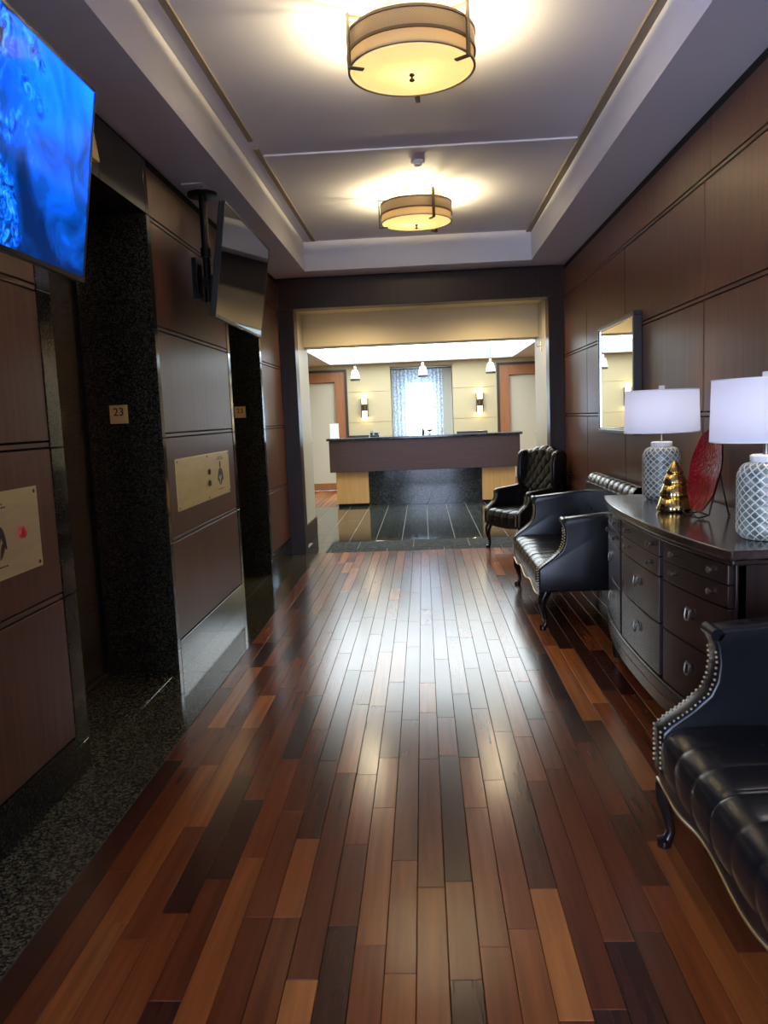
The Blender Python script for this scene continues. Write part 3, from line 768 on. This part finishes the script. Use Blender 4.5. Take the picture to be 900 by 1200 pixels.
for y in (-.38, .38):
    for z in (-.14, .14): MB().lathe([(.008,0),(.007,.002),(.001,.0025)], 10).build('screw', M['engrave'], npl, loc=(.0052, y, z)).rotation_euler = (0, PI/2, 0)
MB().lathe([(.024,0),(.022,.010),(.016,.014),(.001,.016)], 20).build('red_button', M['redplastic'], npl, smooth=SM, loc=(.0052, .262, -.006)).rotation_euler = (0, PI/2, 0)
emblem(npl, .10, -.005, 1.1, 1.4)
d23 = text_mesh('23', .066, .001); d23.materials.clear(); d23.materials.append(M['blackink'])
for b, x, z, lb in ((R1[1], -1.783, 1.580, 'square brass floor sign 23 in the nearer lift recess'), (R2[1], -1.756, 1.605, 'square brass floor sign 23 in the farther lift recess')):
    t = thing('floor_sign', lb, 'sign', (x, b, z), 0, 'floor number signs')
    MB().box(-.054, .054, -.006, 0, -.054, .054).build('plate', M['brasssign'], t, bevel=.001)
    o = D.objects.new('digits', d23); C.objects.link(o); o.parent = t; o.location = (0, -.0068, .012); o.rotation_euler = (PI/2, 0, 0)
ln = thing('lift_lantern', 'brass lift lantern on the granite lintel behind the bright television', 'lantern', (XL+.003, 3.87, 2.86))
MB().prism([(-.11,-.09),(.03,-.09),(-.04,.10)], 0, .03, 'x').build('lantern_body', M['brass'], ln, bevel=.003)

# ------------------------------------------------------------------ mirror
mi = thing('wall_mirror', 'tall mirror in a thin dark frame on the right wall above the settee', 'mirror', (XR, 6.27, 1.735))
mw, mh = .565, .435
fr = MB()
for y0, y1, z0, z1 in ((-mw,mw,-mh,-mh+.03),(-mw,mw,mh-.03,mh),(-mw,-mw+.03,-mh+.03,mh-.03),(mw-.03,mw,-mh+.03,mh-.03)): fr.box(-.062, 0, y0, y1, z0, z1)
fr.build('frame', M['mframe'], mi, bevel=.004)
li = MB()
for y0, y1, z0, z1 in ((-mw+.03,mw-.03,-mh+.03,-mh+.042),(-mw+.03,mw-.03,mh-.042,mh-.03),(-mw+.03,-mw+.042,-mh+.042,mh-.042),(mw-.042,mw-.03,-mh+.042,mh-.042)): li.box(-.056, -.03, y0, y1, z0, z1)
li.build('liner', M['silver'], mi)
MB().box(-.048, -.04, -mw+.042, mw-.042, -mh+.042, mh-.042).build('glass', M['mirror'], mi)

# ------------------------------------------------------------------ bow-front dresser
DC, DL = 3.795, .985                    # centre and half length along the wall
def bow(y): return .985 + .088*(abs(y)/DL)**2.4          # x of the front (at the top edge), y from the centre
dr = thing('dresser', 'long dark bow front dresser with many drawers by the right wall', 'dresser', (0, DC, 0))
def bowslab(mb, y0, y1, z0, z1, inset, xb, n=24):
    ys_ = [y0+(y1-y0)*i/n for i in range(n+1)]
    poly = [(bow(y)+inset, y) for y in ys_] + [(xb, y1), (xb, y0)]
    return mb.prism(poly, z0, z1, 'z')
XBK = XR-.012
bowslab(MB(), -DL, DL, .945, .98, 0, XBK).build('top', M['dresserx'], dr, bevel=.006, seg=3)
bowslab(MB(), -DL+.01, DL-.01, .925, .944, .012, XBK).build('top_moulding', M['dresser'], dr, bevel=.005)
bowslab(MB(), -DL+.03, DL-.03, .30, .924, .045, XBK).build('carcass', M['dresser'], dr)
bowslab(MB(), -DL+.012, DL-.012, .235, .30, .014, XBK).build('base_moulding', M['dresser'], dr, bevel=.012, seg=3)
bowslab(MB(), -DL+.022, DL-.022, .17, .234, .022, XBK).build('plinth_rail', M['dresser'], dr, bevel=.004)
for y in (-DL+.07, DL-.07):
    for x in (bow(y)+.07, XBK-.06):
        MB().lathe([(.020,0),(.026,.02),(.032,.10),(.042,.169)], 14, x, y).build('foot', M['dresser'], dr, smooth=SM)
ST = [-DL+.03, -.355, .355, DL-.03]; SW = .022
for y in ST:
    y0 = max(y-SW, -DL+.03); y1 = min(y+SW, DL-.03)
    bowslab(MB(), y0, y1, .302, .923, .036, bow(y)+.075, 4).build('stile', M['dresser'], dr, bevel=.003)
def ring_pull(parent, y, z):
    x = bow(y)+.020
    ny = -(bow(y+.01)-bow(y-.01))/.02
    b = MB(); b.box(-.006, 0, -.026, .026, .016, .026)
    b.build('pull_plate', M['pull'], parent, loc=(x, y, z))
    c = MB(); c.tube([(-.008,-.022,.02),(-.012,-.022,-.008),(-.013,-.014,-.022),(-.013,.014,-.022),(-.012,.022,-.008),(-.008,.022,.02)], .0035, 8)
    c.build('pull', M['pull'], parent, smooth=SM, loc=(x, y, z))
def knob(parent, y, z):
    MB().lathe([(.006,0),(.006,.006),(.012,.010),(.013,.015),(.007,.020)], 12).build('knob', M['pull'], parent, smooth=SM, loc=(bow(y)+.022, y, z)).rotation_euler = (0, -PI/2, 0)
for a, b in zip(ST[:-1], ST[1:]):
    y0, y1 = a+SW+.003, b-SW-.003; yc = (y0+y1)/2; kw = (y1-y0)*.30
    for z0, z1 in ((.845, .918), (.757, .841)):
        d = bowslab(MB(), y0, y1, z0, z1, .022, bow(yc)+.12, 10).build('drawer', M['dresser'], dr, bevel=.003)
        for s in (-1, 1): knob(d, yc+s*kw, (z0+z1)/2)
    for z0, z1 in ((.545, .752), (.306, .540)):
        d = bowslab(MB(), y0, y1, z0, z1, .022, bow(yc)+.12, 10).build('drawer', M['dresser'], dr, bevel=.003)
        ring_pull(d, yc, (z0+z1)/2+.02)

# ------------------------------------------------------------------ on the dresser: table lamps, gold tree, red dish
DT = .9805
def table_lamp():
    t = thing('table_lamp', 'x', 'table lamp', (0,0,0), 0, 'pair of table lamps on the dresser')
    prof = []
    for i in range(61):
        q = i/60
        if q < .1: r = .083 + .020*math.sin(q/.1*PI/2)
        elif q < .76: r = .103
        else:
            a = (q-.76)/.24; r = .056 + .047*math.sqrt(max(0, 1-a*a))
        prof.append((r, .004+.290*q))
    prof = [(.07, .0), (.083, .003)] + prof
    def rf(r, z, an, j):
        if z < .01 or z > .285: return r
        a = abs(math.sin((an*12+z*PI/.0165)*.5)); b = abs(math.sin((an*12-z*PI/.0165)*.5))
        return r + .0025*(1-min(1, min(a, b)/.4))
    MB().lathe(prof, 120, rf=rf).build('ceramic_body', M['ceramic'], t, smooth=True)
    MB().lathe([(.055,.294),(.058,.300),(.058,.318),(.05,.322),(.012,.322)], 32).build('neck', M['paper'], t, smooth=SM)
    MB().lathe([(.012,.322),(.012,.40),(.017,.41),(.017,.45)], 12).build('lamp_holder', M['pull'], t, smooth=SM)
    R_ = .196
    MB().lathe([(R_+.006,.375),(R_,.605)], 64, cap=False).build('shade', M['shade'], t, smooth=True)
    for z, r in ((.375, R_+.006), (.605, R_)):
        MB().lathe([(r+.001,z-.003),(r+.001,z+.003),(r-.003,z+.003),(r-.003,z-.003),(r+.001,z-.003)], 64, cap=False).build('shade_rim', M['paper'], t, smooth=SM)
    sp = MB()
    for k in range(3):
        a = 2*PI*k/3; sp.tube([(0,0,.600),(R_*.99*math.cos(a), R_*.99*math.sin(a), .602)], .002, 6)
    sp.tube([(.02,0,.45),(.045,0,.50),(.02,0,.59),(0,0,.60)], .0018, 6); sp.tube([(-.02,0,.45),(-.045,0,.50),(-.02,0,.59),(0,0,.60)], .0018, 6)
    sp.build('harp', M['pull'], t)
    MB().box(-.014, .014, -.014, .014, .603, .632).build('finial', M['paper'], t, bevel=.004)
    ld = D.lights.new('bulb', 'POINT'); ld.energy = TABLE_W; ld.color = (1, .86, .74); ld.shadow_soft_size = .03
    lo = D.objects.new('bulb', ld); C.objects.link(lo); lo.parent = t; lo.location = (0, 0, .50)
    return t
l0 = table_lamp(); l0.location = (1.330, 4.50, DT); l0['label'] = 'table lamp with white drum shade and scale patterned base, beside the mirror'
dup(l0, (1.295, 3.06, DT), .3, 'table lamp with white drum shade cut by the right edge of the photo')
tr_ = thing('tree_ornament', 'small gold mercury glass tree ornament on the dresser', 'ornament', (1.232, 3.95, DT))
tiers = [[(.062,.0),(.082,.006),(.086,.016),(.080,.028),(.064,.075)], [(.070,.075),(.072,.084),(.066,.10),(.050,.138)], [(.056,.138),(.057,.146),(.050,.162),(.034,.190)], [(.040,.190),(.038,.198),(.020,.226),(.006,.246),(.001,.250)]]
for tt in tiers:
    MB().lathe(tt, 60, rf=lambda r, z, an, j: r*(1+.022*math.cos(an*20))).build('tier', M['gold'], tr_, smooth=True)
rd = thing('glass_dish', 'large round red glass dish leaning on its stand', 'dish', (1.285, 3.70, DT))
dm = MB(); RD = .195
def dish(u, v):
    a = 2*PI*u; r = RD*v; wob = 1+.012*math.sin(a*9)
    return (.028*(1-(v**2.2)) , r*wob*math.cos(a), r*wob*math.sin(a))
n1, n2 = 64, 14
dm.grid(lambda u, v: (dish(u, v)[0], dish(u, v)[1], dish(u, v)[2]), n1, n2)
dm.grid(lambda u, v: (dish(u, v)[0]+.007, dish(u, v)[1]*.995, dish(u, v)[2]*.995), n1, n2)
o = dm.build('dish', M['redglass'], rd, smooth=True); o.location = (0, 0, .218); o.rotation_euler = (0, .20, 0)
es = thing('dish_stand', 'dark iron easel stand holding the red glass dish', 'stand', (1.285, 3.70, DT))
for s in (-1, 1):
    MB().tube([(-.075,s*.075,.03),(-.062,s*.075,.012),(-.05,s*.075,.006),(.0,s*.07,.016),(.012,s*.06,.05),(.04,s*.045,.15),(.058,s*.02,.24),(.062,0,.26)], .0042, 8).build('side_wire', M['iron'], es, smooth=True)
    MB().sphere((-.077, s*.075, .034), .008).build('ball_tip', M['iron'], es, smooth=True)
MB().tube([(.0,-.07,.016),(.0,.07,.016)], .004, 8).build('cross_wire', M['iron'], es, smooth=True)
MB().tube([(.062,0,.26),(.09,0,.12),(.115,0,.006)], .0042, 8).build('rear_leg', M['iron'], es, smooth=True)
MB().sphere((.116, 0, .008), .008).build('ball_tip', M['iron'], es, smooth=True)

# ------------------------------------------------------------------ leather seating
def profile_sheet(prof, x0, x1, spacing, disp, nx, zx=None):
    """tufted sheet: prof is a polyline (y,z); disp(u,s) pushes it out along its normal"""
    P = [Vector((a, b)) for a, b in prof]
    L = [0]
    for a, b in zip(P[:-1], P[1:]): L.append(L[-1]+(b-a).length)
    n = max(24, int(L[-1]/.011)); pts = []
    for i in range(n+1):
        s = L[-1]*i/n; k = 0
        while k < len(L)-2 and L[k+1] < s: k += 1
        t_ = (s-L[k])/(L[k+1]-L[k]); pts.append(P[k].lerp(P[k+1], t_))
    for _ in range(3): pts = [pts[0]] + [(pts[i-1]+pts[i]*2+pts[i+1])/4 for i in range(1, n)] + [pts[-1]]
    nr = []
    for i in range(n+1):
        t_ = (pts[min(i+1, n)]-pts[max(i-1, 0)]).normalized(); nr.append(Vector((-t_.y, t_.x)))
    mb = MB()
    def fn(u, v):
        i = round(v*n); x = x0+(x1-x0)*u; s = L[-1]*i/n
        d = disp(x, s); y, z = pts[i]+nr[i]*d
        if zx: y, z = zx(x, y, z)
        return (x, y, z)
    mb.grid(fn, nx, n)
    return mb, pts, nr, L[-1]
def tuft(sp, s_front, amp, s_end=9e9, off=0.):
    def d(x, s):
        u = x/sp + off; w_ = (s-s_front)/sp
        if w_ < 0: f = abs(math.sin(PI*u))**.2
        else:
            if s > s_end: 
                we_ = (s_end-s_front)/sp
                a = abs(math.sin(PI*(u+we_))); f = a**.45
            else:
                a = abs(math.sin(PI*(u+w_))); b = abs(math.sin(PI*(u-w_))); f = (a*b)**.2
        return amp*f
    return d
def cabriole(x, y, h_, sx, sy=-1):
    """S-curved front leg from the rail down to a pad foot"""
    pts = [(x, y+.03, h_+.03), (x, y+.02, h_-.01), (x, y-.002, h_*.80), (x, y-.006, h_*.62), (x, y+.010, h_*.38), (x, y+.020, h_*.20), (x, y+.008, h_*.09), (x, y-.004, .02), (x, y-.004, 0)]
    return MB().tube(pts, [.036,.036,.034,.026,.018,.014,.018,.027,.024], 12)
def nails(mb, path, step, off):
    path = [Vector(p) for p in path]
    for a, b in zip(path[:-1], path[1:]):
        n = max(1, int((b-a).length/step))
        for i in range(n): mb.sphere(tuple(a.lerp(b, i/n)+Vector(off)), .0048, 6, 4)
def arm_shape(yb):
    return [(0,.27),(-.002,.425),(.03,.455),(.10,.505),(.155,.555),(.175,.60),(.182,.66),(.176,.715),(.165,.735),(.172,.762),(.195,.775),(yb-.12,.815),(yb,.84),(yb,.27)]

def settee(label, loc):
    W, dep = .775, .775        # half width, depth
    AT = .10                   # arm thickness
    t = thing('settee', label, 'settee', loc, -PI/2, 'black leather settees along the right wall')
    sp = (2*(W-AT))/9
    # seat
    prof = [(.012,.285),(.0,.33),(.0,.385),(.018,.42),(.06,.438),(.2,.445),(.62,.43)]
    mb, pts, nr, L = profile_sheet(prof, -(W-AT), W-AT, sp, tuft(sp, .40, .009, off=.5), 150)
    seat = mb.build('seat', M['leather'], t, smooth=True)
    bt = MB()
    for r in range(0, 3):
        for k in range(-5, 6):
            x = (k+.5+(.5 if r % 2 else 0))*sp - (0 if True else 0)
            if abs(x) < W-AT-.02:
                s = .40 + r*sp/2; i = min(len(pts)-1, int(s/L*(len(pts)-1)))
                if r % 2 == 0: x = (k)*sp + sp*.5
                else: x = k*sp
                if abs(x) < W-AT-.02: bt.sphere((x, pts[i].x, pts[i].y+.002), .011, 8, 5, sz=.6)
    tag(bt.build('button', M['leather'], seat, smooth=True), kind='stuff')
    MB().box(-(W-.02), W-.02, .03, dep-.03, .27, .40).build('seat_frame', M['leather'], t)
    # back
    yb = dep-.145
    bprof = [(yb-.06,.40),(yb-.03,.55),(yb,.70),(yb+.012,.83),(yb+.015,.90),(yb+.035,.945),(yb+.075,.955),(yb+.115,.935),(yb+.13,.88),(yb+.135,.70),(yb+.135,.27)]
    mb, pts2, nr2, L2 = profile_sheet(bprof, -(W-.045), W-.045, sp, tuft(sp, .06, .013, .06+sp*2.5, off=.5), 150)
    bk_ = mb.build('backrest', M['leather'], t, smooth=True)
    MB().box(-(W-.05), W-.05, yb-.01, yb+.125, .27, .89).build('back_frame', M['leather'], t)
    # arms with rolled tops
    for s in (-1, 1):
        a = arm_shape(dep-.02); x0, x1 = sorted((s*(W-AT), s*W))
        ar = MB().prism(a, x0, x1, 'x').build('arm', M['leather'], t, smooth=False, bevel=.03, seg=4)
        for p in ar.data.polygons: p.use_smooth = True
        nm = MB()
        inner = [(0,.30),(.0,.425),(.03,.452),(.10,.502),(.155,.552),(.174,.60),(.181,.66),(.176,.71)]
        for q, xo in ((.004, x0+.012), (.004, x1-.012)): nails(nm, [(xo, y-.001, z+.002) for y, z in inner], .0165, (0,0,0))
        tag(nm.build('nailhead_trim', M['nail'], ar, smooth=True), kind='stuff')
        MB().tube([(s*(W-AT/2)-.05, .178, .755), (s*(W-AT/2)+.05, .178, .755)], .021, 24).build('scroll', M['leather'], ar, smooth=SM)
    # front rail with a shaped lower edge
    n = 40; up_ = []; dn = []
    for i in range(n+1):
        x = -(W-.04)+2*(W-.04)*i/n; q = abs(x)/(W-.04)
        dn.append((x, .225 + .035*math.cos(min(1, q/.75)*PI*2)*-.5 + .02*max(0, q-.75)*4 + .0175)); up_.append((x, .30))
    MB().prism(dn+up_[::-1], .004, .03, 'y').build('front_rail', M['leather'], t, bevel=.004)
    MB().tube([(x, .002, z+.003) for x, z in dn], .0042, 8).build('welt', M['nail'], t, smooth=True)
    for s in (-1, 1):
        cabriole(s*(W-.04), .03, .27, s).build('leg', M['legwood'], t, smooth=SM)
        MB().tube([(s*(W-.05), dep-.07, .30),(s*(W-.05), dep-.06, .2),(s*(W-.05), dep-.025, 0)], [.026,.022,.018], 10).build('leg', M['legwood'], t, smooth=SM)
    return t
se = settee('black tufted leather settee beyond the dresser, below the mirror', (.752, 6.09, 0))
dup(se, (.752, 1.862, 0), None, 'black tufted leather settee nearest the camera, cut by the photo edge')

def wing_chair(label, loc, rz):
    W, dep, AT = .355, .66, .085
    t = thing('wing_chair', label, 'armchair', loc, rz)
    sp = (2*(W-AT))/4
    prof = [(.012,.30),(.0,.345),(.0,.40),(.018,.435),(.06,.452),(.2,.46),(.52,.44)]
    mb, pts, nr, L = profile_sheet(prof, -(W-AT), W-AT, sp, tuft(sp, .36, .010), 72)
    mb.build('seat', M['leather'], t, smooth=True)
    MB().box(-(W-.02), W-.02, .03, dep-.04, .275, .415).build('seat_frame', M['leather'], t)
    yb = dep-.15
    bprof = [(yb-.06,.42),(yb-.02,.62),(yb+.02,.85),(yb+.04,1.02),(yb+.05,1.055),(yb+.08,1.075),(yb+.12,1.06),(yb+.13,1.0),(yb+.125,.7),(yb+.11,.30)]
    sb = (2*(W-.075))/4
    mb, p2, n2_, L2 = profile_sheet(bprof, -(W-.075), W-.075, sb, tuft(sb, .10, .024, .10+sb*3.5), 96, zx=lambda x, y, z: (y, z + (.028*math.cos(x/(W-.07)*PI*.75) if z > 1.0 else .028*math.cos(x/(W-.07)*PI*.75)*max(0, (z-.8)/.2))))
    b_ = mb.build('backrest', M['leather'], t, smooth=True)
    bt = MB()
    for r in range(0, 7):
        s = .10+r*sb/2; i = min(len(p2)-1, int(s/L2*(len(p2)-1)))
        for k in range(-3, 4):
            x = k*sb + (sb/2 if r % 2 else 0)
            if abs(x) < W-.10: bt.sphere((x, p2[i].x-.002, p2[i].y), .010, 8, 5)
    tag(bt.build('button', M['leather'], b_, smooth=True), kind='stuff')
    MB().box(-(W-.08), W-.08, yb+.03, yb+.115, .30, 1.02).build('back_frame', M['leather'], t)
    for s in (-1, 1):
        x0, x1 = sorted((s*(W-AT), s*W))
        a = [(0,.28),(-.002,.435),(.04,.475),(.10,.52),(.125,.57),(.122,.62),(.13,.65),(.155,.662),(yb+.02,.70),(yb+.06,.70),(yb+.06,.28)]
        ar = MB().prism(a, x0, x1, 'x').build('arm', M['leather'], t, bevel=.022, seg=3)
        for p in ar.data.polygons: p.use_smooth = True
        nm = MB(); inner = [(0,.31),(.0,.43),(.04,.472),(.10,.517),(.124,.57),(.122,.62)]
        for xo in (x0+.01, x1-.01): nails(nm, [(xo, y-.001, z+.002) for y, z in inner], .0165, (0,0,0))
        tag(nm.build('nailhead_trim', M['nail'], ar, smooth=True), kind='stuff')
        xa, xb = sorted((s*(W-.075), s*(W-.005)))
        wg = [(yb-.06,.69),(yb-.075,.78),(yb-.07,.95),(yb-.05,1.04),(yb-.01,1.072),(yb+.08,1.07),(yb+.12,1.03),(yb+.10,.69)]
        wi = MB().prism(wg, xa, xb, 'x').build('wing', M['leather'], t, bevel=.022, seg=3)
        for p in wi.data.polygons: p.use_smooth = True
        cabriole(s*(W-.04), .03, .28, s).build('leg', M['legwood'], t, smooth=SM)
        MB().tube([(s*(W-.06), dep-.07, .30),(s*(W-.06), dep-.06, .2),(s*(W-.06), dep-.01, 0)], [.024,.02,.017], 10).build('leg', M['legwood'], t, smooth=SM)
    n = 20; dn = []; up_ = []
    for i in range(n+1):
        x = -(W-.04)+2*(W-.04)*i/n; q = abs(x)/(W-.04)
        dn.append((x, .26+.02*q*q)); up_.append((x, .31))
    MB().prism(dn+up_[::-1], .004, .03, 'y').build('front_rail', M['leather'], t, bevel=.004)
    return t
th = math.radians(27)
# local front -Y must point to (-cos27, -sin27)
fx, fy = .806, 8.50
wing_chair('black tufted leather wing chair standing by the reception portal', (fx, fy, 0), -(PI/2-th))
